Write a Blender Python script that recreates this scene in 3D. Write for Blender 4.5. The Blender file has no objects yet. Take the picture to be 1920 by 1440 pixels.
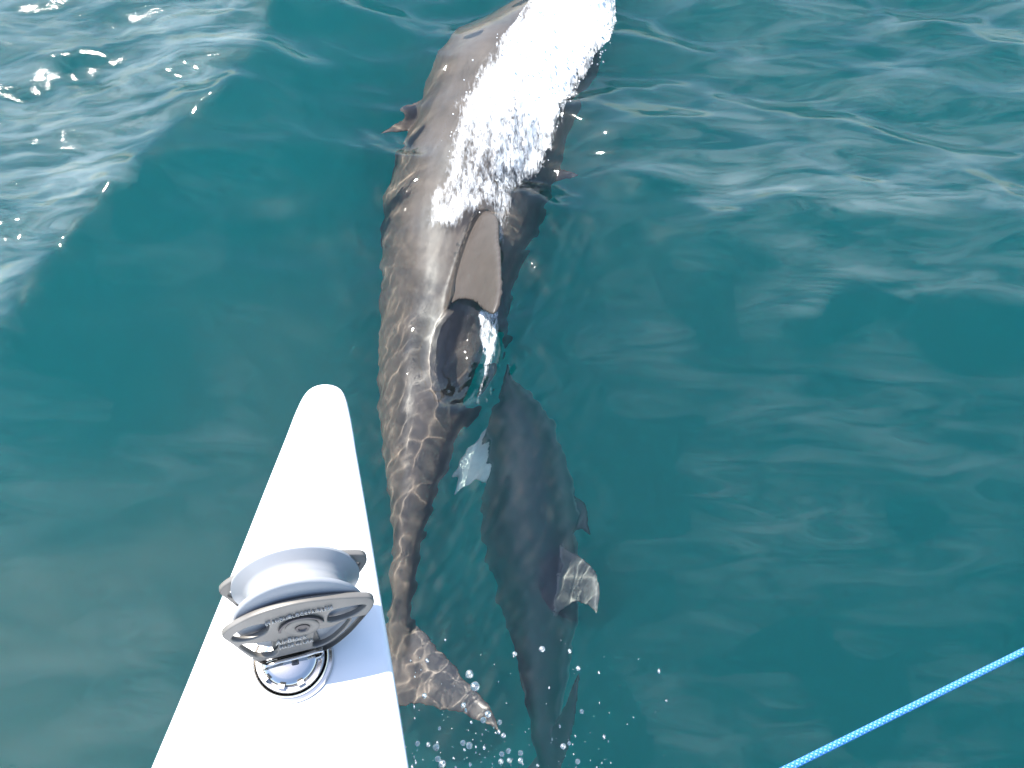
import bpy, bmesh, math, random
import numpy as np
from mathutils import Vector, Matrix, noise
from mathutils.bvhtree import BVHTree
from mathutils.kdtree import KDTree

random.seed(7)
rng = np.random.default_rng(7)
R = math.radians
SC = bpy.context.scene
COL = SC.collection

# ------------------------------------------------------------------ camera
CAM_H, PITCH, HFOV = 2.90, 60.0, 54.0
cam_d = bpy.data.cameras.new("camera")
cam = bpy.data.objects.new("camera", cam_d)
COL.objects.link(cam)
cam.location = (0, 0, CAM_H)
cam.rotation_euler = (R(90 - PITCH), 0, 0)
cam_d.sensor_width = 36.0
cam_d.lens = 18.0 / math.tan(R(HFOV / 2))
cam_d.clip_start = 0.02
cam_d.clip_end = 5000
SC.camera = cam

# ------------------------------------------------------------------ sky + sun
SUN_EL, SUN_AZ = 60.0, -58.0          # azimuth from +Y (forward), negative = left
sd = Vector((math.sin(R(SUN_AZ)) * math.cos(R(SUN_EL)), math.cos(R(SUN_AZ)) * math.cos(R(SUN_EL)), math.sin(R(SUN_EL))))
world = bpy.data.worlds.new("World")
SC.world = world
world.use_nodes = True
wn = world.node_tree
wn.nodes.clear()
sky = wn.nodes.new("ShaderNodeTexSky")
sky.sky_type = 'NISHITA'
sky.sun_disc = False
sky.sun_elevation = R(SUN_EL)
sky.sun_rotation = R(SUN_AZ)
sky.air_density = 1.0
sky.dust_density = 0.9
sky.ozone_density = 1.0
bg = wn.nodes.new("ShaderNodeBackground")
bg.inputs[1].default_value = 0.15
wo = wn.nodes.new("ShaderNodeOutputWorld")
wn.links.new(sky.outputs[0], bg.inputs[0])
wn.links.new(bg.outputs[0], wo.inputs[0])

sun_d = bpy.data.lights.new("sun", 'SUN')
sun_d.energy = 4.0
sun_d.angle = R(0.53)
sun_d.color = (1.0, 0.96, 0.89)
sun_d.cycles.is_caustics_light = True
sun = bpy.data.objects.new("sun", sun_d)
COL.objects.link(sun)
sun.rotation_euler = sd.to_track_quat('Z', 'Y').to_euler()
sun.location = sd * 30

SC.view_settings.view_transform = 'Standard'
SC.view_settings.look = 'None'
SC.view_settings.gamma = 1.0
SC.view_settings.use_curve_mapping = False
SC.view_settings.exposure = 1.32
cy = SC.cycles
cy.max_bounces = 14
cy.transmission_bounces = 8
cy.transparent_max_bounces = 8
cy.volume_bounces = 6
cy.glossy_bounces = 4
cy.diffuse_bounces = 3
cy.caustics_reflective = False
cy.caustics_refractive = True
cy.sample_clamp_indirect = 4.0
cy.use_denoising = True

# ------------------------------------------------------------------ projection helpers
FPX = 960 / math.tan(R(HFOV / 2))
CP = Vector((0, 0, CAM_H))
FW = Vector((0, math.cos(R(PITCH)), -math.sin(R(PITCH))))
UP = Vector((0, math.sin(R(PITCH)), math.cos(R(PITCH))))
RT = Vector((1, 0, 0))
def ray(px, py):
    return FW + RT * ((px - 960) / FPX) + UP * ((720 - py) / FPX)
def at_z(px, py, z=0.0):
    d = ray(px, py)
    return CP + d * ((z - CAM_H) / d.z)
def at_d(px, py, dep):
    return CP + ray(px, py) * dep
def under(px, py, z):
    """point at height z (<0) seen at that pixel through flat water"""
    if z >= 0:
        return at_z(px, py, z)
    p = at_z(px, py, 0.0)
    d = ray(px, py).normalized()
    eta = 1 / 1.333
    c = -d.z
    k = 1 - eta * eta * (1 - c * c)
    t = d * eta + Vector((0, 0, 1)) * (eta * c - math.sqrt(k))
    return p + t * (z / t.z)
def width_at(p, px_w):
    return px_w * (p - CP).dot(FW) / FPX

# ------------------------------------------------------------------ object helpers
def link(name, me, mat=None, parent=None, smooth=True):
    o = bpy.data.objects.new(name, me)
    COL.objects.link(o)
    if mat is not None:
        for m in (mat if isinstance(mat, (list, tuple)) else [mat]):
            me.materials.append(m)
    if smooth and len(me.polygons):
        me.polygons.foreach_set("use_smooth", [True] * len(me.polygons))
    if parent is not None:
        o.parent = parent
    return o
def mesh_from(name, verts, faces):
    me = bpy.data.meshes.new(name)
    me.from_pydata([tuple(v) for v in verts], [], faces)
    me.update()
    return me
def grid_mesh(name, P):
    """P: (ny,nx,3) array -> quad grid mesh, fast"""
    ny, nx = P.shape[:2]
    me = bpy.data.meshes.new(name)
    me.vertices.add(ny * nx)
    me.vertices.foreach_set("co", P.reshape(-1).astype(np.float32))
    i = np.arange(ny * nx).reshape(ny, nx)
    q = np.stack([i[:-1, :-1], i[:-1, 1:], i[1:, 1:], i[1:, :-1]], -1).reshape(-1, 4)
    me.loops.add(q.size)
    me.loops.foreach_set("vertex_index", q.reshape(-1).astype(np.int32))
    me.polygons.add(len(q))
    me.polygons.foreach_set("loop_start", (np.arange(len(q)) * 4).astype(np.int32))
    me.update(calc_edges=True)
    me.validate()
    return me
def tag(o, label=None, cat=None, group=None, kind=None):
    if label: o['label'] = label
    if cat: o['category'] = cat
    if group: o['group'] = group
    if kind: o['kind'] = kind
    return o
def empty(name, loc):
    o = bpy.data.objects.new(name, None)
    COL.objects.link(o)
    o.location = loc
    o.empty_display_size = 0.05
    return o
def lathe(name, prof, n=64, M=None, closed=True):
    """prof: list of (radius, height) ; revolve about Z; M: matrix to place"""
    vs, fs = [], []
    for r, h in prof:
        for k in range(n):
            a = 2 * math.pi * k / n
            vs.append(Vector((r * math.cos(a), r * math.sin(a), h)))
    m = len(prof)
    for j in range(m - 1):
        for k in range(n):
            k2 = (k + 1) % n
            fs.append((j * n + k, j * n + k2, (j + 1) * n + k2, (j + 1) * n + k))
    if closed:
        fs.append(tuple(reversed(range(n))))
        fs.append(tuple((m - 1) * n + k for k in range(n)))
    if M is not None:
        vs = [M @ v for v in vs]
    return mesh_from(name, vs, fs)
def flat_by_angle(o, ang=35):
    me = o.data
    me.set_sharp_from_angle(angle=R(ang))
    return o

# ------------------------------------------------------------------ materials
def new_mat(name):
    m = bpy.data.materials.new(name)
    m.use_nodes = True
    nt = m.node_tree
    nt.nodes.clear()
    out = nt.nodes.new("ShaderNodeOutputMaterial")
    return m, nt, out
def N(nt, typ, **kw):
    n = nt.nodes.new(typ)
    for k, v in kw.items():
        if k in n.bl_rna.properties.keys():
            setattr(n, k, v)
    return n
def principled(name, col, rough=0.5, metal=0.0, spec=0.5, var=0.08, scale=20.0, bump=0.0, coat=0.0, obj_space=True):
    m, nt, out = new_mat(name)
    b = N(nt, "ShaderNodeBsdfPrincipled")
    b.inputs["Roughness"].default_value = rough
    b.inputs["Metallic"].default_value = metal
    b.inputs["Specular IOR Level"].default_value = spec
    b.inputs["Coat Weight"].default_value = coat
    tc = N(nt, "ShaderNodeTexCoord")
    nz = N(nt, "ShaderNodeTexNoise")
    nz.inputs["Scale"].default_value = scale
    nz.inputs["Detail"].default_value = 5
    nt.links.new(tc.outputs["Object"], nz.inputs["Vector"])
    cr = N(nt, "ShaderNodeValToRGB")
    cr.color_ramp.elements[0].position = 0.3
    cr.color_ramp.elements[1].position = 0.7
    cr.color_ramp.elements[0].color = tuple(c * (1 - var) for c in col) + (1,)
    cr.color_ramp.elements[1].color = tuple(min(1, c * (1 + var)) for c in col) + (1,)
    nt.links.new(nz.outputs["Fac"], cr.inputs["Fac"])
    nt.links.new(cr.outputs["Color"], b.inputs["Base Color"])
    if bump:
        bp = N(nt, "ShaderNodeBump")
        bp.inputs["Strength"].default_value = bump
        bp.inputs["Distance"].default_value = 0.002
        nt.links.new(nz.outputs["Fac"], bp.inputs["Height"])
        nt.links.new(bp.outputs["Normal"], b.inputs["Normal"])
    nt.links.new(b.outputs[0], out.inputs["Surface"])
    return m

# water -------------------------------------------------------------
def water_material():
    m, nt, out = new_mat("sea_water")
    tc = N(nt, "ShaderNodeTexCoord")
    n1 = N(nt, "ShaderNodeTexNoise"); n1.inputs["Scale"].default_value = 24; n1.inputs["Detail"].default_value = 5; n1.inputs["Roughness"].default_value = 0.62
    mp = N(nt, "ShaderNodeMapping"); mp.inputs["Rotation"].default_value = (0, 0, R(20)); mp.inputs["Scale"].default_value = (0.6, 1.4, 1)
    nt.links.new(tc.outputs["Object"], mp.inputs["Vector"])
    nt.links.new(mp.outputs[0], n1.inputs["Vector"])
    bp = N(nt, "ShaderNodeBump"); bp.inputs["Distance"].default_value = 0.004
    # wind-ruffled water lies beyond the wake crest and further out (plain position maths: no mesh attributes here)
    a_, b_ = at_z(0, 655), at_z(420, 190)
    nx_, ny_ = -(b_.y - a_.y), (b_.x - a_.x); nl_ = math.hypot(nx_, ny_); nx_ /= nl_; ny_ /= nl_
    dp = N(nt, "ShaderNodeVectorMath", operation='DOT_PRODUCT'); dp.inputs[1].default_value = (nx_, ny_, 0)
    nt.links.new(tc.outputs["Object"], dp.inputs[0])
    m1 = N(nt, "ShaderNodeMapRange"); m1.inputs["From Min"].default_value = a_.x * nx_ + a_.y * ny_ - 0.02; m1.inputs["From Max"].default_value = a_.x * nx_ + a_.y * ny_ + 0.35
    nt.links.new(dp.outputs["Value"], m1.inputs["Value"])
    sx = N(nt, "ShaderNodeSeparateXYZ"); nt.links.new(tc.outputs["Object"], sx.inputs[0])
    m2 = N(nt, "ShaderNodeMapRange"); m2.inputs["From Min"].default_value = 1.6; m2.inputs["From Max"].default_value = 3.6; m2.inputs["To Max"].default_value = 0.45
    nt.links.new(sx.outputs["Y"], m2.inputs["Value"])
    ra = N(nt, "ShaderNodeMath", operation='MAXIMUM')
    nt.links.new(m1.outputs[0], ra.inputs[0]); nt.links.new(m2.outputs[0], ra.inputs[1])
    rs = N(nt, "ShaderNodeMath", operation='MULTIPLY_ADD'); rs.inputs[1].default_value = 0.75; rs.inputs[2].default_value = 0.05
    nt.links.new(ra.outputs[0], rs.inputs[0]); nt.links.new(rs.outputs[0], bp.inputs["Strength"])
    nt.links.new(n1.outputs["Fac"], bp.inputs["Height"])
    fr = N(nt, "ShaderNodeFresnel"); fr.inputs["IOR"].default_value = 1.36
    nt.links.new(bp.outputs[0], fr.inputs["Normal"])
    rf = N(nt, "ShaderNodeBsdfRefraction"); rf.inputs["IOR"].default_value = 1.333
    rf.inputs["Roughness"].default_value = 0.0
    rf.inputs["Color"].default_value = (0.97, 1.0, 1.0, 1)
    # at most three closures: the caustics solver looks no further
    mg = N(nt, "ShaderNodeBsdfAnisotropic"); mg.inputs["Color"].default_value = (1, 1, 1, 1)
    nt.links.new(bp.outputs[0], mg.inputs["Normal"])
    rg = N(nt, "ShaderNodeMath", operation='MULTIPLY_ADD'); rg.inputs[1].default_value = 0.07; rg.inputs[2].default_value = 0.02
    nt.links.new(ra.outputs[0], rg.inputs[0]); nt.links.new(rg.outputs[0], mg.inputs["Roughness"])
    mx = N(nt, "ShaderNodeMixShader")
    nt.links.new(fr.outputs[0], mx.inputs[0])
    nt.links.new(rf.outputs[0], mx.inputs[1]); nt.links.new(mg.outputs[0], mx.inputs[2])
    nt.links.new(mx.outputs[0], out.inputs["Surface"])
    return m

def skin_material(name, back, flank, belly):
    m, nt, out = new_mat(name)
    b = N(nt, "ShaderNodeBsdfPrincipled")
    at = N(nt, "ShaderNodeAttribute"); at.attribute_name = "belly"
    tc = N(nt, "ShaderNodeTexCoord")
    nz = N(nt, "ShaderNodeTexNoise"); nz.inputs["Scale"].default_value = 7; nz.inputs["Detail"].default_value = 6
    nt.links.new(tc.outputs["Object"], nz.inputs["Vector"])
    ad = N(nt, "ShaderNodeMath", operation='MULTIPLY_ADD'); ad.inputs[1].default_value = 0.16; 
    nt.links.new(nz.outputs["Fac"], ad.inputs[0]); nt.links.new(at.outputs["Fac"], ad.inputs[2])
    sb = N(nt, "ShaderNodeMath", operation='SUBTRACT'); sb.inputs[1].default_value = 0.04
    nt.links.new(ad.outputs[0], sb.inputs[0])
    cr = N(nt, "ShaderNodeValToRGB")
    e = cr.color_ramp.elements
    e[0].position = 0.0; e[0].color = (back[0] * 0.45, back[0] * 0.37, back[0] * 0.31, 1)
    k = e.new(0.06); k.color = back + (1,)
    e[-1].position = 1.0; e[-1].color = belly + (1,)
    k = e.new(0.42); k.color = back + (1,)
    k = e.new(0.58); k.color = flank + (1,)
    k = e.new(0.72); k.color = flank + (1,)
    k = e.new(0.86); k.color = belly + (1,)
    nt.links.new(sb.outputs[0], cr.inputs["Fac"])
    # fine mottling and scratches of the skin itself
    n2 = N(nt, "ShaderNodeTexNoise"); n2.inputs["Scale"].default_value = 24; n2.inputs["Detail"].default_value = 7; n2.inputs["Roughness"].default_value = 0.65
    nt.links.new(tc.outputs["Object"], n2.inputs["Vector"])
    mr = N(nt, "ShaderNodeMapRange"); mr.inputs["To Min"].default_value = 0.68; mr.inputs["To Max"].default_value = 1.32
    nt.links.new(n2.outputs["Fac"], mr.inputs["Value"])
    hv = N(nt, "ShaderNodeHueSaturation")
    nt.links.new(cr.outputs["Color"], hv.inputs["Color"]); nt.links.new(mr.outputs[0], hv.inputs["Value"])
    nt.links.new(hv.outputs[0], b.inputs["Base Color"])
    b.inputs["Roughness"].default_value = 0.40
    b.inputs["Specular IOR Level"].default_value = 0.35
    nt.links.new(b.outputs[0], out.inputs["Surface"])
    return m

def sky_sheen_material():  # pale diffuse streaks that paint sky reflection onto the sea
    m, nt, out = new_mat("painted_sky_sheen")
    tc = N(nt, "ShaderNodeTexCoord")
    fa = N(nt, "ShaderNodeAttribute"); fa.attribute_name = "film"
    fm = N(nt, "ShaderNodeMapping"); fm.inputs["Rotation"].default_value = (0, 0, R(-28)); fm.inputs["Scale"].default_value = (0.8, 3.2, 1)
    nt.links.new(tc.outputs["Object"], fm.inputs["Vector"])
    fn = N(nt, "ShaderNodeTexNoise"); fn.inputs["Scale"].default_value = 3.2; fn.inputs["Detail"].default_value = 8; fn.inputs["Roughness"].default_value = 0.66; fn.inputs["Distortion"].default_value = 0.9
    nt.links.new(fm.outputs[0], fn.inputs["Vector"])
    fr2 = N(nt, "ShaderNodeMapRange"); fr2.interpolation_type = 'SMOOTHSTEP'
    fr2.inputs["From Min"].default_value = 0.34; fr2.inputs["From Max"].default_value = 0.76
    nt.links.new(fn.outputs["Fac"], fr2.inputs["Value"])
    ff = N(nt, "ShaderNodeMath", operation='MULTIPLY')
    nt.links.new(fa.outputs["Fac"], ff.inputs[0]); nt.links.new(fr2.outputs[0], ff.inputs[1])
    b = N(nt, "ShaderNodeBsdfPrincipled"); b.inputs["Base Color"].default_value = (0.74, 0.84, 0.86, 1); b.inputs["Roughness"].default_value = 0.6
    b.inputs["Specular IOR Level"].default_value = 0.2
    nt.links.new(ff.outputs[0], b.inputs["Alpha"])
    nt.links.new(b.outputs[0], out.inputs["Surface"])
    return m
def turbid_material():
    m, nt, out = new_mat("turbid_water")
    vs = N(nt, "ShaderNodeVolumeScatter"); vs.inputs["Color"].default_value = (0.115, 0.94, 0.755, 1); vs.inputs["Density"].default_value = 0.75
    vs.inputs["Anisotropy"].default_value = 0.2
    va = N(nt, "ShaderNodeVolumeAbsorption"); va.inputs["Color"].default_value = (0.15, 0.88, 0.80, 1); va.inputs["Density"].default_value = 0.55
    ad = N(nt, "ShaderNodeAddShader")
    nt.links.new(vs.outputs[0], ad.inputs[0]); nt.links.new(va.outputs[0], ad.inputs[1])
    nt.links.new(ad.outputs[0], out.inputs["Volume"])
    return m
M_TURBID = turbid_material()
M_SKY_SHEEN = sky_sheen_material()
M_WATER = water_material()
M_BED = principled("deep_water_bed", (0.03, 0.22, 0.23), 1.0, 0, 0.0, 0.05, 0.5)
M_SKIN1 = skin_material("dolphin_skin", (0.146, 0.113, 0.090), (0.19, 0.154, 0.128), (0.42, 0.40, 0.38))
M_SKIN2 = skin_material("dolphin_skin_pale", (0.040, 0.050, 0.052), (0.150, 0.152, 0.140), (0.54, 0.64, 0.55))
def foam_material():
    m, nt, out = new_mat("white_water_foam")
    b = N(nt, "ShaderNodeBsdfPrincipled"); b.inputs["Base Color"].default_value = (0.86, 0.88, 0.88, 1); b.inputs["Roughness"].default_value = 0.45
    at = N(nt, "ShaderNodeAttribute"); at.attribute_name = "cover"
    tc = N(nt, "ShaderNodeTexCoord")
    mp = N(nt, "ShaderNodeMapping"); mp.inputs["Rotation"].default_value = (0, 0, R(20)); mp.inputs["Scale"].default_value = (2.1, 0.62, 1.0)
    nt.links.new(tc.outputs["Object"], mp.inputs["Vector"])
    n1 = N(nt, "ShaderNodeTexNoise"); n1.inputs["Scale"].default_value = 42; n1.inputs["Detail"].default_value = 7; n1.inputs["Roughness"].default_value = 0.60; n1.inputs["Distortion"].default_value = 0.6
    n2 = N(nt, "ShaderNodeTexNoise"); n2.inputs["Scale"].default_value = 11; n2.inputs["Detail"].default_value = 3
    nt.links.new(mp.outputs[0], n1.inputs["Vector"]); nt.links.new(mp.outputs[0], n2.inputs["Vector"])
    a1 = N(nt, "ShaderNodeMath", operation='MULTIPLY_ADD'); a1.inputs[1].default_value = 0.55
    nt.links.new(n2.outputs["Fac"], a1.inputs[0]); nt.links.new(n1.outputs["Fac"], a1.inputs[2])
    a2 = N(nt, "ShaderNodeMath", operation='ADD')
    nt.links.new(a1.outputs[0], a2.inputs[0]); nt.links.new(at.outputs["Fac"], a2.inputs[1])
    mr = N(nt, "ShaderNodeMapRange"); mr.interpolation_type = 'SMOOTHSTEP'
    mr.inputs["From Min"].default_value = 0.98; mr.inputs["From Max"].default_value = 1.62
    nt.links.new(a2.outputs[0], mr.inputs["Value"])
    bp = N(nt, "ShaderNodeBump"); bp.inputs["Strength"].default_value = 0.4; bp.inputs["Distance"].default_value = 0.010
    nt.links.new(n1.outputs["Fac"], bp.inputs["Height"]); nt.links.new(bp.outputs[0], b.inputs["Normal"])
    nt.links.new(mr.outputs[0], b.inputs["Alpha"])
    nt.links.new(b.outputs[0], out.inputs["Surface"])
    return m
M_FOAM = foam_material()
M_FLECK = principled("white_water_fleck", (0.86, 0.88, 0.88), 0.5, 0, 0.4, 0.02, 40)
M_HULL = principled("white_gelcoat", (0.80, 0.80, 0.79), 0.22, 0, 0.5, 0.012, 6, coat=0.3)
M_CHEEK = principled("grey_anodised_cheek", (0.20, 0.185, 0.165), 0.42, 0.25, 0.5, 0.10, 45, 0.15)
M_CHEEK_D = principled("worn_dark_bolt", (0.10, 0.09, 0.09), 0.4, 0.6, 0.5, 0.15, 80)
M_SHEAVE = principled("pale_grey_sheave", (0.35, 0.355, 0.365), 0.35, 0, 0.5, 0.04, 30)
M_STEEL = principled("polished_steel", (0.62, 0.60, 0.57), 0.16, 1.0, 0.5, 0.05, 60)
M_INK = principled("raised_white_letter", (0.52, 0.49, 0.44), 0.4, 0, 0.5, 0.02, 20)
M_BLUE = principled("blue_rope_yarn", (0.04, 0.21, 0.68), 0.7, 0, 0.3, 0.15, 300)
M_PALE = principled("white_rope_yarn", (0.26, 0.52, 0.84), 0.7, 0, 0.3, 0.08, 300)
def drop_material():
    m, nt, out = new_mat("water_drop")
    g = N(nt, "ShaderNodeBsdfGlass"); g.inputs["IOR"].default_value = 1.333; g.inputs["Roughness"].default_value = 0.08
    tc = N(nt, "ShaderNodeTexCoord")
    nz = N(nt, "ShaderNodeTexNoise"); nz.inputs["Scale"].default_value = 150
    nt.links.new(tc.outputs["Object"], nz.inputs["Vector"])
    bp = N(nt, "ShaderNodeBump"); bp.inputs["Strength"].default_value = 0.15; bp.inputs["Distance"].default_value = 0.002
    nt.links.new(nz.outputs["Fac"], bp.inputs["Height"]); nt.links.new(bp.outputs[0], g.inputs["Normal"])
    gl = N(nt, "ShaderNodeBsdfAnisotropic"); gl.inputs["Roughness"].default_value = 0.42
    nt.links.new(bp.outputs[0], gl.inputs["Normal"])
    mx = N(nt, "ShaderNodeMixShader"); mx.inputs[0].default_value = 0.26
    nt.links.new(g.outputs[0], mx.inputs[1]); nt.links.new(gl.outputs[0], mx.inputs[2])
    nt.links.new(mx.outputs[0], out.inputs["Surface"])
    return m
M_DROP = drop_material()

# ------------------------------------------------------------------ sea surface
def seg_dist(X, Y, poly):
    """signed distance to a polyline (positive = left of its direction) and parameter"""
    best = np.full(X.shape, 1e9); sgn = np.zeros(X.shape)
    for (a, b) in zip(poly[:-1], poly[1:]):
        dx, dy = b[0] - a[0], b[1] - a[1]
        L2 = dx * dx + dy * dy
        t = np.clip(((X - a[0]) * dx + (Y - a[1]) * dy) / L2, 0, 1)
        qx, qy = X - (a[0] + t * dx), Y - (a[1] + t * dy)
        d = np.hypot(qx, qy)
        s = dx * qy - dy * qx
        m = d < best
        best = np.where(m, d, best); sgn = np.where(m, np.sign(s), sgn)
    return best * sgn
def poly_px(pts, z=0.0):
    return [tuple(at_z(x, y, z)[:2]) for x, y in pts]

CREST_L = poly_px([(-900, 760), (-300, 720), (0, 655), (90, 500), (190, 395), (300, 270), (420, 190), (500, 80), (520, -40), (540, -250)], 0.17)
CREST_R = poly_px([(1030, 310), (1180, 345), (1330, 420), (1500, 430), (1720, 420), (1950, 470), (2500, 600)])
CREST_R2 = poly_px([(1400, 600), (1600, 560), (1780, 600), (1960, 575), (2400, 600)])

comps = []
def add_comp(lam, amp, ang):
    comps.append((2 * math.pi / lam, amp, ang, rng.uniform(0, 2 * math.pi)))
for i in range(10):      # swell-ish chop
    lam = rng.uniform(0.9, 2.2); add_comp(lam, 0.0030 * lam, R(70 + rng.normal(0, 35)))
mid = []
for i in range(26):
    lam = float(np.exp(rng.uniform(math.log(0.22), math.log(0.8))))
    mid.append((2 * math.pi / lam, 0.0070 * lam, R(72 + rng.normal(0, 30)), rng.uniform(0, 6.28)))
fine = []
for i in range(34):
    lam = float(np.exp(rng.uniform(math.log(0.034), math.log(0.14))))
    fine.append((2 * math.pi / lam, 0.0052 * lam, rng.uniform(0, 2 * math.pi) if i % 2 else R(-35 + rng.normal(0, 18)), rng.uniform(0, 6.28)))
fine2 = []
for i in range(30):
    lam = float(np.exp(rng.uniform(math.log(0.075), math.log(0.24))))
    fine2.append((2 * math.pi / lam, 0.0052 * lam, R(70 + rng.normal(0, 38)), rng.uniform(0, 6.28)))
def smooth01(x):
    x = np.clip(x, 0, 1); return x * x * (3 - 2 * x)
def sumc(cs, X, Y):
    Z = np.zeros(X.shape)
    for k, a, th, ph in cs:
        q = k * (X * math.cos(th) + Y * math.sin(th)) + ph; Z += a * (np.sin(q) - 0.22 * np.cos(2 * q))
    return Z
def lowmask(X, Y, s, ph):
    return 0.5 + 0.25 * (np.sin(X / s + 1.7 * np.sin(Y / s * 0.7 + ph) + ph) + np.sin(Y / s * 1.3 + 1.3 * np.sin(X / s * 0.9 + 2 * ph)))
def wave(X, Y):
    Z = np.zeros(X.shape)
    dl = seg_dist(X, Y, CREST_L)           # left of direction = the far, upper-left side
    far = smooth01((dl + 0.15) / 0.45)
    dist = np.hypot(X, Y)
    right_far = smooth01((Y - 1.6) / 1.2) * (1 - far)
    near = 1 / (1 + (dist / 9.0) ** 4)
    Z += sumc(comps, X, Y) * (0.45 + 0.55 * np.maximum(far, right_far))
    Z += sumc(mid, X, Y) * (0.11 + 1.3 * far + 1.5 * right_far) * near
    core = np.exp(-((X + 0.12) / 0.42) ** 4 - ((Y - 1.9) / 1.35) ** 4)
    nf = 1 / (1 + (dist / 5.0) ** 6)
    Z += sumc(fine, X, Y) * nf * 0.66 * core
    Z += sumc(fine2, X, Y) * nf * (0.07 + 1.6 * far * (0.45 + 0.55 * lowmask(X, Y, 0.35, 0.4)) + 0.75 * right_far * lowmask(X, Y, 0.4, 1.9))
    # wake crests thrown by the dolphin and the bow
    def cusp(d, h, wf, wn, r):
        q = np.sqrt(d * d + r * r) - r
        return h * np.where(d > 0, np.exp(-q / wf), np.exp(-(q / wn) * (1 + 0.5 * q / wn)))
    Z += cusp(dl, 0.22, 0.80, 0.50, 0.03) * near
    d2 = seg_dist(X, Y, CREST_R)
    Z += cusp(d2, 0.085, 0.38, 0.26, 0.02) * near * smooth01((X - 0.13) / 0.28)
    d3 = seg_dist(X, Y, CREST_R2)
    Z += cusp(d3, 0.035, 0.25, 0.18, 0.015) * near * smooth01((X - 0.7) / 0.4)
    return Z
# ------------------------------------------------------------------ dolphins
def catmull(pts, n):
    """pts: list of tuples -> n samples (chord-length monotone), numpy"""
    P = np.array(pts, float)
    d = np.r_[0, np.cumsum(np.linalg.norm(np.diff(P[:, :3], axis=0), axis=1))]
    t = np.linspace(0, d[-1], n)
    out = np.empty((n, P.shape[1]))
    m = np.gradient(P, d, axis=0)
    i = np.clip(np.searchsorted(d, t) - 1, 0, len(d) - 2)
    h = (d[i + 1] - d[i]); s = ((t - d[i]) / h)[:, None]; h = h[:, None]
    out = (2 * s**3 - 3 * s**2 + 1) * P[i] + (s**3 - 2 * s**2 + s) * h * m[i] + (-2 * s**3 + 3 * s**2) * P[i + 1] + (s**3 - s**2) * h * m[i + 1]
    return out
def loft_body(S, roll, ring=40):
    """S: n x 5 (x,y,z,hw,hh) -> verts, faces, centres, dorsal dirs"""
    n = len(S); C = S[:, :3]
    T = np.gradient(C, axis=0); T /= np.linalg.norm(T, axis=1)[:, None]
    vs, fs, Ds, Ss = [], [], [], []
    for i in range(n):
        t = Vector(T[i]); up = Vector((0, 0, 1))
        d = (up - t * up.dot(t)).normalized()
        r = roll[i] if hasattr(roll, '__len__') else roll
        d = Matrix.Rotation(r, 3, t) @ d
        s = t.cross(d)
        Ds.append(d); Ss.append(s)
        for k in range(ring):
            a = 2 * math.pi * k / ring
            ca, sa = math.cos(a), math.sin(a)
            vs.append(Vector(C[i]) + s * (S[i, 3] * ca) + d * (S[i, 4] * sa))
    for i in range(n - 1):
        for k in range(ring):
            k2 = (k + 1) % ring
            fs.append((i * ring + k, i * ring + k2, (i + 1) * ring + k2, (i + 1) * ring + k))
    fs.append(tuple(reversed(range(ring))))
    fs.append(tuple((n - 1) * ring + k for k in range(ring)))
    return vs, fs, C, np.array([tuple(d) for d in Ds]), T
def loft_fin(L, Tr, thick, nrm, steps=22, chord=18):
    """leading / trailing polylines (root to tip) -> closed aerofoil fin"""
    Lp = catmull([tuple(p) for p in L], steps); Tp = catmull([tuple(p) for p in Tr], steps)
    nrm = Vector(nrm).normalized()
    vs, fs = [], []
    us = [0.5 - 0.5 * math.cos(math.pi * k / chord) for k in range(chord + 1)]
    ring = []
    prof = lambda u: (1.48 * math.sqrt(max(u, 0)) - 0.63 * u - 1.76 * u**2 + 1.42 * u**3 - 0.51 * u**4)
    for i in range(steps):
        f = i / (steps - 1)
        th = thick[1] + (thick[0] - thick[1]) * (1 - f) ** (thick[2] if len(thick) > 2 else 1)
        a, b = Vector(Lp[i]), Vector(Tp[i])
        row = []
        for u in us: row.append(a.lerp(b, u) + nrm * (prof(u) * th + 0.0035))
        for u in reversed(us): row.append(a.lerp(b, u) - nrm * (prof(u) * th + 0.0035))
        vs += row; nr = len(row)
    for i in range(steps - 1):
        for k in range(nr):
            k2 = (k + 1) % nr
            fs.append((i * nr + k, i * nr + k2, (i + 1) * nr + k2, (i + 1) * nr + k))
    fs.append(tuple(reversed(range(nr))))
    fs.append(tuple((steps - 1) * nr + k for k in range(nr)))
    return vs, fs
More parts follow.
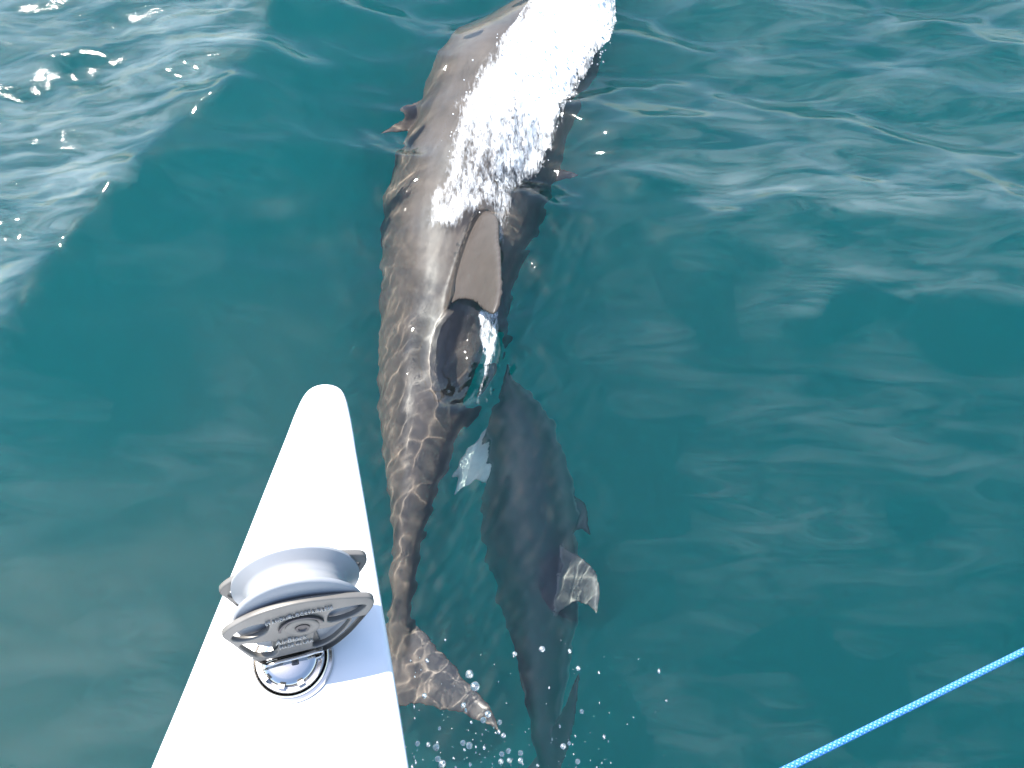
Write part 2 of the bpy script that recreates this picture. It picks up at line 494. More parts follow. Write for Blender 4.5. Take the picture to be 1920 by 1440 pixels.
def fuse(name, pieces, voxel, mat, C, D, T, pale_fn=None):
    """union of closed shells -> one continuous skin; adds the belly attribute"""
    bm = bmesh.new()
    kd_pts = []
    for pi, (vs, fs) in enumerate(pieces):
        bv = [bm.verts.new(v) for v in vs]
        for f in fs:
            try: bm.faces.new([bv[k] for k in f])
            except ValueError: pass
        kd_pts += [(v, pi) for v in vs]
    bmesh.ops.recalc_face_normals(bm, faces=bm.faces)
    me = bpy.data.meshes.new(name + "_raw"); bm.to_mesh(me); bm.free()
    o = bpy.data.objects.new(name + "_raw", me); COL.objects.link(o)
    md = o.modifiers.new("remesh", 'REMESH'); md.mode = 'VOXEL'; md.voxel_size = voxel; md.use_smooth_shade = True
    ms = o.modifiers.new("smooth", 'SMOOTH'); ms.factor = 0.5; ms.iterations = 9
    dg = bpy.context.evaluated_depsgraph_get(); dg.update()
    res = bpy.data.meshes.new_from_object(o.evaluated_get(dg))
    res.name = name
    bpy.data.objects.remove(o); bpy.data.meshes.remove(me)
    kd = KDTree(len(kd_pts))
    for i, (v, pi) in enumerate(kd_pts): kd.insert(v, i)
    kd.balance()
    n = len(res.vertices)
    co = np.empty(n * 3, np.float32); res.vertices.foreach_get("co", co); co = co.reshape(-1, 3)
    part = np.array([kd_pts[kd.find(tuple(v))[1]][1] for v in co])
    bel = np.empty(n, np.float32)
    for s in range(0, n, 4000):
        c = co[s:s + 4000]
        d2 = ((c[:, None, :] - C[None]) ** 2).sum(-1); j = d2.argmin(1)
        v = c - C[j]; v = v - T[j] * (v * T[j]).sum(1)[:, None]
        cs = (v * D[j]).sum(1) / (np.linalg.norm(v, axis=1) + 1e-6)
        bel[s:s + 4000] = 0.5 - 0.5 * cs
    if pale_fn is not None: bel = pale_fn(co, part, bel)
    a = res.attributes.new("belly", 'FLOAT', 'POINT'); a.data.foreach_set("value", bel.astype(np.float32))
    ob = link(name, res, mat)
    ob.cycles.is_caustics_receiver = True
    return ob

# first dolphin: breaking the surface ahead of the bow --------------
d1 = []
# px, py, half width px, centre height z, hh/hw
D1 = [(1150, -150, 7, -0.05, 0.8), (1140, -115, 20, -0.055, 0.8), (1128, -80, 28, -0.065, 0.85), (1110, -50, 38, -0.08, 1.0), (1092, -20, 52, -0.10, 1.05), (1076, 12, 66, -0.125, 1.05),
      (1040, 60, 98, -0.165, 1.0), (1000, 112, 128, -0.215, 0.95), (956, 163, 149, -0.245, 0.92), (928, 233, 150, -0.255, 0.92),
      (887, 321, 151, -0.265, 0.92), (866, 385, 148, -0.27, 0.94), (852, 450, 138, -0.265, 0.97), (840, 520, 124, -0.26, 1.0), (827, 620, 113, -0.285, 1.05),
      (806, 720, 98, -0.30, 1.1), (789, 800, 74, -0.295, 1.2), (779, 880, 53, -0.30, 1.3), (771, 950, 37, -0.305, 1.45),
      (764, 1010, 26, -0.33, 1.6), (758, 1080, 20, -0.38, 1.7), (752, 1150, 18, -0.44, 1.5), (752, 1210, 20, -0.49, 1.0), (756, 1255, 16, -0.52, 0.6)]
for px, py, hw, z, k in D1:
    p = under(px, py, z)
    w = width_at(p, hw)
    d1.append((p.x, p.y, p.z, w, w * k))
S1F = catmull(d1, 600); S1 = catmull(d1, 150); S1[:, 3:] = np.maximum(S1[:, 3:], 0.008)
n1 = len(S1)
roll1 = [R(14)] * n1
v1, f1, C1, Dd1, T1 = loft_body(S1, roll1)
pieces = [(v1, f1)]
# dorsal fin (tilted to the right, tip swept back)
L = [at_z(885, 410, -0.12), at_z(904, 400, -0.04), at_z(914, 395, 0.03), at_z(929, 402, 0.08), at_z(936, 450, 0.15), at_z(941, 515, 0.20), at_z(939, 562, 0.215), at_z(931, 587, 0.21)]
Tr = [at_z(826, 606, -0.12), at_z(836, 582, -0.04), at_z(853, 566, 0.01), at_z(872, 562, 0.045), at_z(889, 568, 0.085), at_z(903, 580, 0.13), at_z(914, 588, 0.175), at_z(923, 591, 0.207)]
nv = (L[3] - L[0]).cross(Tr[0] - L[0])
pieces.append(loft_fin(L, Tr, (0.075, 0.010, 2.2), nv))
# flippers
L = [under(840, 180, -0.22), under(795, 185, -0.18), under(755, 210, -0.14), under(722, 238, -0.12), under(706, 258, -0.12)]
Tr = [under(850, 260, -0.24), under(805, 235, -0.19), under(765, 240, -0.15), under(730, 252, -0.125), under(709, 262, -0.122)]
pieces.append(loft_fin(L, Tr, (0.022, 0.004), (0.1, 0.0, 1)))
L = [under(1020, 285, -0.26), under(1050, 300, -0.28), under(1085, 312, -0.30), under(1112, 326, -0.32)]
Tr = [under(1000, 350, -0.28), under(1040, 338, -0.29), under(1078, 336, -0.31), under(1108, 331, -0.322)]
pieces.append(loft_fin(L, Tr, (0.022, 0.004), (-0.1, 0.0, 1)))
# tail flukes
L = [under(742, 1130, -0.45), under(790, 1180, -0.48), under(850, 1245, -0.50), under(905, 1305, -0.50), under(938, 1358, -0.49), under(944, 1375, -0.488)]
Tr = [under(735, 1325, -0.53), under(775, 1322, -0.53), under(830, 1330, -0.52), under(885, 1345, -0.505), under(925, 1365, -0.492), under(941, 1376, -0.488)]
pieces.append(loft_fin(L, Tr, (0.026, 0.005), (0, 0.1, 1)))
L = [under(760, 1130, -0.45), under(715, 1180, -0.48), under(650, 1245, -0.50), under(595, 1300, -0.50), under(560, 1350, -0.49), under(554, 1365, -0.488)]
Tr = [under(765, 1325, -0.53), under(725, 1322, -0.53), under(668, 1325, -0.52), under(612, 1340, -0.505), under(575, 1355, -0.492), under(557, 1366, -0.488)]
pieces.append(loft_fin(L, Tr, (0.026, 0.005), (0, 0.1, 1)))
def pale1(co, part, bel):
    bel = bel.copy()
    f = part == 1
    bel[f] = 0.10 - 0.30 * smooth01((co[f, 2] + 0.03) / 0.04)  # fin skin darkened above the waterline to offset its brighter light in air
    return bel
dol1 = fuse("dolphin", pieces, 0.0075, M_SKIN1, C1, Dd1, T1, pale1)
tag(dol1, "larger grey dolphin breaking the surface under white water, its dorsal fin out of the water", "dolphin", "dolphins swimming at the bow")

# second dolphin: rolled on its side, deeper ------------------------
d2 = []
D2 = [(946, 680, 5, -0.303, 1.0), (949, 697, 11, -0.312, 0.9), (952, 718, 18, -0.320, 0.9), (957, 736, 27, -0.329, 1.0), (964, 762, 42, -0.345, 1.1), (974, 800, 56, -0.363, 1.05), (985, 850, 69, -0.388, 1.0),
      (990, 910, 80, -0.414, 1.0), (993, 975, 87, -0.439, 1.0), (999, 1040, 84, -0.456, 1.0), (1008, 1105, 76, -0.472, 1.0), (1015, 1165, 64, -0.481, 1.05), (1018, 1225, 50, -0.484, 1.1),
      (1019, 1285, 37, -0.489, 1.2), (1021, 1340, 27, -0.494, 1.4), (1025, 1390, 22, -0.498, 1.4), (1030, 1435, 20, -0.506, 1.0), (1033, 1470, 16, -0.514, 0.6)]
for px, py, hw, z, k in D2:
    p = under(px, py, z)
    w = width_at(p, hw)
    d2.append((p.x, p.y, p.z, w, w * k))
S2 = catmull(d2, 130); S2[:, 3:] = np.maximum(S2[:, 3:], 0.008)
v2, f2, C2, Dd2, T2 = loft_body(S2, R(42))
pieces = [(v2, f2)]
# dorsal fin pointing to the right
L = [under(1040, 1010, -0.372), under(1070, 1028, -0.320), under(1098, 1048, -0.287), under(1118, 1075, -0.261), under(1126, 1110, -0.253), under(1123, 1150, -0.253)]
Tr = [under(1035, 1160, -0.388), under(1062, 1140, -0.337), under(1080, 1130, -0.303), under(1096, 1134, -0.278), under(1110, 1142, -0.261), under(1120, 1153, -0.253)]
pieces.append(loft_fin(L, Tr, (0.022, 0.005), (L[3] - L[0]).cross(Tr[0] - L[0])))
# pale left flipper (sweeps back)
L = [under(935, 790, -0.377), under(906, 808, -0.377), under(882, 832, -0.377), under(861, 868, -0.385), under(847, 904, -0.391), under(843, 933, -0.399)]
Tr = [under(945, 870, -0.391), under(924, 888, -0.391), under(906, 900, -0.391), under(885, 911, -0.394), under(863, 924, -0.399), under(846, 934, -0.399)]
pieces.append(loft_fin(L, Tr, (0.02, 0.004), (0.15, 0, 1)))
# right flipper, dark
L = [under(1035, 905, -0.422), under(1065, 920, -0.405), under(1090, 935, -0.397), under(1104, 965, -0.388), under(1108, 1000, -0.388)]
Tr = [under(1030, 1010, -0.447), under(1060, 1005, -0.422), under(1082, 1000, -0.405), under(1098, 1000, -0.392), under(1106, 1004, -0.388)]
pieces.append(loft_fin(L, Tr, (0.02, 0.004), (-0.4, 0, 1)))
# flukes (rolled: right lobe up)
L = [under(1020, 1390, -0.489), under(1045, 1350, -0.439), under(1066, 1310, -0.388), under(1080, 1275, -0.355), under(1087, 1258, -0.337)]
Tr = [under(1035, 1475, -0.523), under(1058, 1425, -0.464), under(1074, 1370, -0.414), under(1084, 1310, -0.363), under(1089, 1264, -0.339)]
pieces.append(loft_fin(L, Tr, (0.022, 0.004), (L[2] - L[0]).cross(Tr[0] - L[0])))
L = [under(1030, 1390, -0.506), under(1000, 1420, -0.556), under(965, 1460, -0.591), under(935, 1500, -0.616), under(915, 1540, -0.633)]
Tr = [under(1035, 1475, -0.523), under(1005, 1490, -0.573), under(972, 1510, -0.598), under(942, 1530, -0.620), under(918, 1544, -0.633)]
pieces.append(loft_fin(L, Tr, (0.022, 0.004), (L[2] - L[0]).cross(Tr[0] - L[0])))
def pale2(co, part, bel):
    bel = bel.copy()
    bel[part == 2] = 0.97
    bel[part == 1] = 0.62
    bel[part == 3] = 0.2
    return bel
dol2 = fuse("dolphin", pieces, 0.0068, M_SKIN2, C2, Dd2, T2, pale2)
tag(dol2, "smaller submerged dolphin rolled on its side with a pale flipper, behind the larger one", "dolphin", "dolphins swimming at the bow")

# ------------------------------------------------------------------ sea sheet, draped over the back of the larger dolphin
def wave2(X, Y):
    """wave height plus the film of water that the larger dolphin lifts on its back"""
    Z = wave(X, Y)
    m = (X > -1.2) & (X < 1.0) & (Y > 0.3) & (Y < 5.0)
    x, y, z = X[m], Y[m], Z[m]
    hb = np.full(x.shape, -9.0)
    SF = S1F
    for c in range(0, len(SF) - 145):
        ax0, ay0 = SF[c, 0], SF[c, 1]
        dx, dy = SF[c + 1, 0] - ax0, SF[c + 1, 1] - ay0
        L2 = dx * dx + dy * dy
        q = (np.abs(x - ax0) < 0.5) & (np.abs(y - ay0) < 0.3)
        if not q.any(): continue
        xs, ys = x[q] - ax0, y[q] - ay0
        tt = (xs * dx + ys * dy) / L2
        lat = (xs * dy - ys * dx) / math.sqrt(L2)
        tc_ = np.clip(tt, 0, 1)
        cz = SF[c, 2] + (SF[c + 1, 2] - SF[c, 2]) * tc_
        hw = SF[c, 3] + (SF[c + 1, 3] - SF[c, 3]) * tc_
        hh = SF[c, 4] + (SF[c + 1, 4] - SF[c, 4]) * tc_
        u = 1 - (lat / (hw * 1.02)) ** 2
        h = np.where((u > 0) & (tt > -1.2) & (tt < 2.2), cz + hh * np.sqrt(np.maximum(u, 0)), -9.0)
        hb[q] = np.maximum(hb[q], h)
    k = 0.035
    a, b = z, hb + 0.034 + np.clip(0.25 * (z - z.mean()), -0.012, 0.03)
    h = np.clip(0.5 + 0.5 * (b - a) / k, 0, 1)
    zn = a * (1 - h) + b * h + k * h * (1 - h)
    p0, p1 = at_z(864, 570, 0), at_z(850, 752, 0)
    ex, ey = p1.x - p0.x, p1.y - p0.y; el = math.hypot(ex, ey)
    cx0, cy0 = (p0.x + p1.x) / 2, (p0.y + p1.y) / 2
    al = ((x - cx0) * ex + (y - cy0) * ey) / el / (el * 0.44); la = ((x - cx0) * ey - (y - cy0) * ex) / el / 0.098
    rr2 = al * al + la * la
    zn = zn - 0.064 * np.exp(-rr2 ** 1.5) + 0.010 * np.exp(-((np.sqrt(rr2) - 1.45) / 0.28) ** 2)
    Z = Z.copy(); Z[m] = zn
    return Z
def axis(c0, c1, f, m0, m1, mid_step, far_lim, ratio=1.35):
    a = list(np.arange(c0, c1, f))
    x = a[-1]
    while x < m1: x += mid_step; a.append(x)
    s = mid_step
    while x < far_lim: s *= ratio; x += s; a.append(x)
    lo = []; x = c0
    while x > m0: x -= mid_step; lo.append(x)
    s = mid_step
    while x > -far_lim: s *= ratio; x -= s; lo.append(x)
    return np.array(lo[::-1] + a)
ax = axis(-0.62, 0.30, 0.0052, -2.9, 2.9, 0.016, 1500)
ay = axis(0.55, 3.4, 0.0058, 0.2, 5.8, 0.016, 1500)
X, Y = np.meshgrid(ax, ay)
Z = wave2(X, Y)
sea = link("sea", grid_mesh("sea", np.stack([X, Y, Z], -1)), M_WATER)
tag(sea, kind='structure')
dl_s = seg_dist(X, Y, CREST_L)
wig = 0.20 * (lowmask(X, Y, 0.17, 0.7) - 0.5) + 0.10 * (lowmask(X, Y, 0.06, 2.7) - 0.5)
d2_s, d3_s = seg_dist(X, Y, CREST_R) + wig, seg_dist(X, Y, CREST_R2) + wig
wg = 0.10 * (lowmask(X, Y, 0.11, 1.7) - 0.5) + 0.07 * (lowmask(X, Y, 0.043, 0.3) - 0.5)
film = smooth01((dl_s + wg + 0.02) / 0.13) * (0.070 + 0.10 * np.exp(-np.maximum(dl_s, 0) / 0.5))  # strength of the painted sky reflection, strongest behind the wake crests
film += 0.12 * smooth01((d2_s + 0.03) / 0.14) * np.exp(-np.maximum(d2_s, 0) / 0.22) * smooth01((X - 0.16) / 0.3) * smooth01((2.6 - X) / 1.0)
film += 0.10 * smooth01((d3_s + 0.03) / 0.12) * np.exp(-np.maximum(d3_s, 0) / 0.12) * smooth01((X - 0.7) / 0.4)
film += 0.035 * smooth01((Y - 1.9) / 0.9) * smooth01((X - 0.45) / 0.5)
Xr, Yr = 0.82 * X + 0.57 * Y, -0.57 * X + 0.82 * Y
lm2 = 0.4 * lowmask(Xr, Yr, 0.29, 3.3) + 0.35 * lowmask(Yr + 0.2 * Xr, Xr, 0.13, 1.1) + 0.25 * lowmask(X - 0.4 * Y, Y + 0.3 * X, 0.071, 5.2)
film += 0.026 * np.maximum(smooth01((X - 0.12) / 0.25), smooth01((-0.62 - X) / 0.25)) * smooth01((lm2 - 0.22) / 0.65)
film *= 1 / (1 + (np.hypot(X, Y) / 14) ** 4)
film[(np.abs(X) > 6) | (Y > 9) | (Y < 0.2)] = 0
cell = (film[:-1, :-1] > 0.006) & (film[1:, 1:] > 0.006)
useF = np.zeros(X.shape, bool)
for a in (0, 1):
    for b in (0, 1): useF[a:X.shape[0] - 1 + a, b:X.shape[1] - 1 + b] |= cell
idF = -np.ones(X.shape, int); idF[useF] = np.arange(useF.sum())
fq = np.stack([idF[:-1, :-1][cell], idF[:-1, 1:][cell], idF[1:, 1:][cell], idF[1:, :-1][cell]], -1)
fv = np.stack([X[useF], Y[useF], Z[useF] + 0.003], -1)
fme = bpy.data.meshes.new("sky_sheen_film"); fme.from_pydata(fv.tolist(), [], fq.tolist()); fme.update()
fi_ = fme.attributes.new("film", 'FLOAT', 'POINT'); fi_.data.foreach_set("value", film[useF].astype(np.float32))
ffo = link("sky_sheen_film", fme, M_SKY_SHEEN)
tag(ffo, "thin streaky pale film painting sky reflection on the ruffled water behind the wake crests", "foam", kind='stuff')
sea.cycles.is_caustics_caster = True
# the cloudy body of water below the clear top layer; hollows shaped round the larger dolphin let sunlight reach it
ix = np.unique(np.r_[0:len(ax):4, len(ax) - 1]); iy = np.unique(np.r_[0:len(ay):4, len(ay) - 1])
Xt, Yt, Zt = X[np.ix_(iy, ix)], Y[np.ix_(iy, ix)], Z[np.ix_(iy, ix)]
foot = np.zeros(Xt.shape)
for c in range(0, n1, 3):
    d = np.hypot(Xt - S1[c, 0], Yt - S1[c, 1])
    foot = np.maximum(foot, 1 - smooth01((d - S1[c, 3] - 0.02) / 0.10))
for c in range(0, len(S2), 3):
    d = np.hypot(Xt - S2[c, 0], Yt - S2[c, 1])
    foot *= smooth01((d - S2[c, 3] * 1.05) / 0.04)
for (px, py, r) in ((1098, 1096, 0.062), (800, 1230, 0.16), (870, 1310, 0.13), (680, 1240, 0.2), (600, 1310, 0.2), (720, 255, 0.1), (770, 220, 0.12), (1085, 318, 0.1)):  # extra hollows over fins, flippers and flukes so sunlight reaches them
    q = under(px, py, -0.3 if (py < 1150) else -0.5)
    foot = np.maximum(foot, 1 - smooth01((np.hypot(Xt - q.x, Yt - q.y) - r) / (0.05 if r < 0.06 else 0.12)))
Zt = np.minimum(Zt, 0.05) - 0.07 - 0.85 * foot
ny_, nx_ = Xt.shape
tv = np.stack([Xt, Yt, Zt], -1).reshape(-1, 3).tolist()
ii = np.arange(ny_ * nx_).reshape(ny_, nx_)
tf = np.stack([ii[:-1, :-1], ii[:-1, 1:], ii[1:, 1:], ii[1:, :-1]], -1).reshape(-1, 4).tolist()
o0 = len(tv); per = list(ii[0, :]) + list(ii[1:, -1]) + list(ii[-1, -2::-1]) + list(ii[-2:0:-1, 0])
tv += [(tv[k][0], tv[k][1], -4.9) for k in per]
tf += [(int(per[(k + 1) % len(per)]), int(per[k]), o0 + k, o0 + (k + 1) % len(per)) for k in range(len(per))]
tf.append(tuple(o0 + k for k in reversed(range(len(per)))))
turb = link("turbid_water", mesh_from("turbid_water", tv, tf), M_TURBID)
tag(turb, kind='structure')
bedP = np.array([[(-1600, -1600, -5.0), (1600, -1600, -5.0)], [(-1600, 1600, -5.0), (1600, 1600, -5.0)]], float)
bed = link("seabed", grid_mesh("seabed", bedP), M_BED)
tag(bed, kind='structure')

# ------------------------------------------------------------------ white water
dg = bpy.context.evaluated_depsgraph_get(); dg.update()
bvh1 = BVHTree.FromObject(dol1, dg)
def inside(poly, x, y):
    c = False; j = len(poly) - 1
    for i in range(len(poly)):
        xi, yi = poly[i]; xj, yj = poly[j]
        if (yi > y) != (yj > y) and x < (xj - xi) * (y - yi) / (yj - yi) + xi: c = not c
        j = i
    return c
def edge_d(poly, x, y):
    b = 1e9
    for i in range(len(poly)):
        ax_, ay_ = poly[i - 1]; bx, by = poly[i]
        dx, dy = bx - ax_, by - ay_
        t = max(0, min(1, ((x - ax_) * dx + (y - ay_) * dy) / (dx * dx + dy * dy + 1e-12)))
        b = min(b, math.hypot(x - ax_ - t * dx, y - ay_ - t * dy))
    return b
def top_z(x, y):
    h = bvh1.ray_cast(Vector((x, y, 1.0)), Vector((0, 0, -1)))
    w = float(wave2(np.array([x]), np.array([y]))[0])
    return max(w, h[0].z) if h[0] is not None else w
def top_z_many(xs, ys):
    w = wave2(xs, ys)
    out = np.empty(len(xs))
    for i, (x, y) in enumerate(zip(xs, ys)):
        h = bvh1.ray_cast(Vector((x, y, 1.0)), Vector((0, 0, -1)))
        out[i] = max(w[i], h[0].z) if h[0] is not None else w[i]
    return out
FOAM = poly_px([(1045, -260), (1030, -60), (1022, 5), (980, 80), (930, 140), (870, 205), (840, 285), (832, 345), (806, 375), (800, 428), (835, 434), (875, 415), (905, 400),
                (925, 395), (932, 470), (948, 440), (968, 375), (1000, 318), (1030, 285), (1048, 230), (1068, 175), (1075, 140), (1102, 95), (1128, 75), (1140, 30), (1138, -60), (1150, -260)], 0.03)
WAKE = poly_px([(897, 586), (935, 582), (936, 625), (930, 660), (914, 700), (899, 745), (906, 695), (908, 660), (900, 625)], 0.0)
def foam_sheet(poly, step, dense, seed, lift, soft):
    xs = [p[0] for p in poly]; ys = [p[1] for p in poly]
    gx = np.arange(min(xs) - 0.05, max(xs) + 0.05, step); gy = np.arange(min(ys) - 0.05, max(ys) + 0.05, step)
    GX, GY = np.meshgrid(gx, gy)
    ok = np.zeros(GX.shape, bool); cov = np.zeros(GX.shape)
    for j in range(GX.shape[0]):
        for i in range(GX.shape[1]):
            x, y = GX[j, i], GY[j, i]
            e = edge_d(poly, x, y) * (1 if inside(poly, x, y) else -1)
            ok[j, i] = e > -0.04
            cov[j, i] = max(-0.5, min(1.0, e / soft)) * 0.30 + dense(x, y)
    cell = ok[:-1, :-1] & ok[1:, :-1] & ok[:-1, 1:] & ok[1:, 1:]
    idx = -np.ones(GX.shape, int); use = np.zeros(GX.shape, bool)
    for a in (0, 1):
        for b in (0, 1): use[a:GX.shape[0] - 1 + a, b:GX.shape[1] - 1 + b] |= cell
    idx[use] = np.arange(use.sum())
    xs_, ys_ = GX[use], GY[use]
    z = np.minimum(top_z_many(xs_, ys_), wave2(xs_, ys_) + 0.02)
    vs = []
    for x, y, zz in zip(xs_, ys_, z):
        n1_ = noise.fractal(Vector((x * 26, y * 15, seed + 3)), 0.8, 2.2, 4)
        vs.append((x, y, zz + lift + 0.009 * n1_))
    fs = [(idx[j, i], idx[j, i + 1], idx[j + 1, i + 1], idx[j + 1, i]) for j, i in zip(*np.nonzero(cell))]
    return vs, [tuple(int(k) for k in f) for f in fs], list(cov[use])
yA, yB = at_z(960, 110, 0.03).y, at_z(960, 330, 0.03).y
def dens(x, y):
    # the splash is thick at the head and breaks up into patches along the back
    t = max(0.0, min(1.2, (y - yB) / (yA - yB)))
    return 0.07 + 0.44 * t + 0.12 * float(smooth01(np.array((yB - y) / 0.3)))
vs, fs, cv_ = foam_sheet(FOAM, 0.0055, dens, 3.0, 0.010, 0.035)
vw, fw, cw = foam_sheet(WAKE, 0.004, lambda x, y: 0.22, 8.0, 0.006, 0.012)
off = len(vs); vs += vw; fs += [tuple(k + off for k in f) for f in fw]; cv_ += cw
foam = link("white_water", mesh_from("white_water", vs, fs), M_FOAM)
ca = foam.data.attributes.new("cover", 'FLOAT', 'POINT'); ca.data.foreach_set("value", np.array(cv_, np.float32))
tag(foam, "white water streaming over the back of the larger dolphin", "white water", kind='stuff')
vs, fs = [], []
# lumps and flecks thrown up along the splash
ico = bmesh.new(); bmesh.ops.create_icosphere(ico, subdivisions=1, radius=1.0)
IV = [v.co.copy() for v in ico.verts]; IF = [tuple(v.index for v in f.verts) for f in ico.faces]; ico.free()
def blob(vs, fs, p, r, stretch=(1, 1, 1)):
    o = len(vs)
    q = Matrix.Rotation(random.uniform(0, 6.28), 3, Vector((random.gauss(0, 1), random.gauss(0, 1), random.gauss(0, 1))).normalized())
    for v in IV:
        w = q @ (v * random.uniform(0.75, 1.2))
        vs.append((p[0] + w.x * r * stretch[0], p[1] + w.y * r * stretch[1], p[2] + w.z * r * stretch[2]))
    fs += [tuple(k + o for k in f) for f in IF]
bx0, bx1 = min(p[0] for p in FOAM), max(p[0] for p in FOAM)
by0, by1 = min(p[1] for p in FOAM), max(p[1] for p in FOAM)
cnt = 0; cx_, cyy = [], []
while cnt < 900:
    x, y = random.uniform(bx0 - 0.05, bx1 + 0.05), random.uniform(by0, by1)
    e = edge_d(FOAM, x, y) * (1 if inside(FOAM, x, y) else -1)
    t = (y - yB) / (yA - yB)
    if e < -0.035 or random.random() > (0.05 + 0.95 * smooth01(np.array(t)).item()): continue
    if e < 0 and random.random() > math.exp(e / 0.012): continue
    cx_.append(x); cyy.append(y); cnt += 1
zz = np.minimum(top_z_many(np.array(cx_), np.array(cyy)), wave2(np.array(cx_), np.array(cyy)) + 0.02)
for x, y, z in zip(cx_, cyy, zz):
    t = max(0.0, min(1.0, (y - yB) / (yA - yB)))
    r = random.uniform(0.0010, 0.0036) * (0.7 + 0.7 * t)
    blob(vs, fs, (x, y, z + random.expovariate(1 / (0.008 + 0.03 * t))), r, (1, 1.3, 1))
flecks = link("foam_flecks", mesh_from("foam_flecks", vs, fs), M_FLECK)
tag(flecks, "small white flecks thrown up along the splash on the larger dolphin", "foam", kind='stuff')

# ------------------------------------------------------------------ hull
DZ = 1.95
edge_px = [(280, 1440), (330, 1322), (400, 1150), (450, 1028), (500, 902), (535, 815), (556, 762), (566, 742), (578, 727), (594, 719), (612, 717), (628, 720), (639, 727), (647, 742),
           (653, 765), (668, 850), (688, 965), (712, 1110), (740, 1278), (766, 1440)]
out = [at_z(x, y, DZ) for x, y in edge_px]
dl_ = (out[0] - out[3]).normalized(); dr_ = (out[-1] - out[-4]).normalized()
out = [out[0] + dl_ * 1.6 + Vector((0.10, 0, 0)), out[0] + dl_ * 0.8 + Vector((0.03, 0, 0)), out[0] + dl_ * 0.35] + out + [out[-1] + dr_ * 0.35, out[-1] + dr_ * 0.8, out[-1] + dr_ * 1.6 + Vector((-0.05, 0, 0))]
def resample(P, n):
    A = np.array([tuple(p) for p in P]); return [Vector(v) for v in catmull([tuple(a) for a in A], n)]
O = resample(out, 700)
nO = len(O)
axis_l = (O[0] + O[-1]) / 2; tip = O[nO // 2]
adir = (tip - axis_l); adir.z = 0; adir.normalize()
def inset(P, d):
    res = []
    for i, p in enumerate(P):
        a = P[max(0, i - 1)]; b = P[min(len(P) - 1, i + 1)]
        t = (b - a).normalized(); nrm = Vector((t.y, -t.x, 0))     # points inwards (outline runs clockwise)
        res.append(p + nrm * d)
    return res
rings = []
rr = 0.006
for a in (0, 18, 36, 54, 72, 90):
    q = inset(O, rr * (1 - math.sin(R(a))))
    rings.append([Vector((p.x, p.y, DZ - rr * (1 - math.cos(R(a))))) for p in q])
for dz in (0.03, 0.12, 0.3, 0.6, 1.0, 1.4, 1.9):
    ring = []
    for p in O:
        rel = p - axis_l; al = rel.dot(adir); lat = rel - adir * al; lat.z = 0
        k = max(0.25, 1 - 0.42 * dz)
        q = axis_l + adir * (al - 0.34 * dz) + lat * k + Vector((-0.17 * dz, 0, 0))
        ring.append(Vector((q.x, q.y, DZ - rr - dz)))
    rings.append(ring)
hv, hf = [], []
for r_ in rings: hv += r_
for j in range(len(rings) - 1):
    for i in range(nO - 1):
        hf.append((j * nO + i, j * nO + i + 1, (j + 1) * nO + i + 1, (j + 1) * nO + i))
    hf.append((j * nO + nO - 1, j * nO, (j + 1) * nO, (j + 1) * nO + nO - 1))
hull_root = empty("boat_hull", (axis_l.x, axis_l.y, 0))
deck_f = [tuple(reversed(range(nO)))]
hull = link("hull_shell", mesh_from("hull_shell", hv, hf), M_HULL, None)
# gently cambered deck skin, joined to the rim by a strip of quads
dv = [v.copy() for v in rings[0]]; dfaces = []
mid_pts = []
half = nO // 2
cols = 9
dverts = []
for i in range(half + 1):
    a, b = rings[0][i], rings[0][nO - 1 - i]
    for c in range(cols):
        f = c / (cols - 1)
        p = a.lerp(b, f); p.z += 0.0025 * math.sin(math.pi * f) * min(1, (a - b).length / 0.1)
        dverts.append(p)
for i in range(half):
    for c in range(cols - 1):
        dfaces.append((i * cols + c, i * cols + c + 1, (i + 1) * cols + c + 1, (i + 1) * cols + c))
deck = link("deck", mesh_from("deck", dverts, dfaces), M_HULL, None)
for o in (hull, deck):
    bm = bmesh.new(); bm.from_mesh(o.data); bmesh.ops.remove_doubles(bm, verts=bm.verts, dist=1e-5)
    bmesh.ops.recalc_face_normals(bm, faces=bm.faces); bm.to_mesh(o.data); bm.free()
    o.parent = hull_root; o.matrix_parent_inverse = Matrix.Translation(-hull_root.location)
tag(hull_root, "narrow white pointed bow of the boat with a rounded tip, carrying the pulley block", "boat")

# ------------------------------------------------------------------ stand-up pulley block
root = empty("pulley_block", at_z(550, 1250, DZ))
def child(name, me, mat, smooth=True, parent=None, ang=None):
    o = link(name, me, mat, None, smooth)
    p = parent or root
    o.parent = p
    o.matrix_parent_inverse = Matrix.Translation(-root.location) if p is root else Matrix.Identity(4)
    if p is not root:
        o.matrix_parent_inverse = Matrix.Translation(-root.location)
        o.matrix_parent_inverse = Matrix.Identity(4)
    if ang: flat_by_angle(o, ang)
    return o
HZ = DZ + 0.085
cA, cB = at_z(418, 1195, HZ), at_z(700, 1128, HZ)
E = (cB - cA); E.z = 0; E.normalize()                # chord direction
NN = Vector((E.y, -E.x, 0))                            # towards the camera
if NN.y > 0: NN = -NN
ZV = Vector((0, 0, 1))
PL0 = (cA + cB) / 2                                    # point on the outer face of the near cheek
def on_plane(px, py, off=0.0):
    d = ray(px, py); p0 = PL0 + NN * off
    t = (p0 - CP).dot(NN) / d.dot(NN)
    return CP + d * t
LEAN = R(-10)
ZV = Vector((0, 0, 1)) * math.cos(LEAN) + NN * math.sin(LEAN)
NN = NN * math.cos(LEAN) - Vector((0, 0, 1)) * math.sin(LEAN)
org = PL0 - ZV * ((HZ - DZ) / math.cos(LEAN))
def loc2(px, py, off=0.0):
    p = on_plane(px, py, off) - org
    return (p.dot(E), p.dot(ZV))
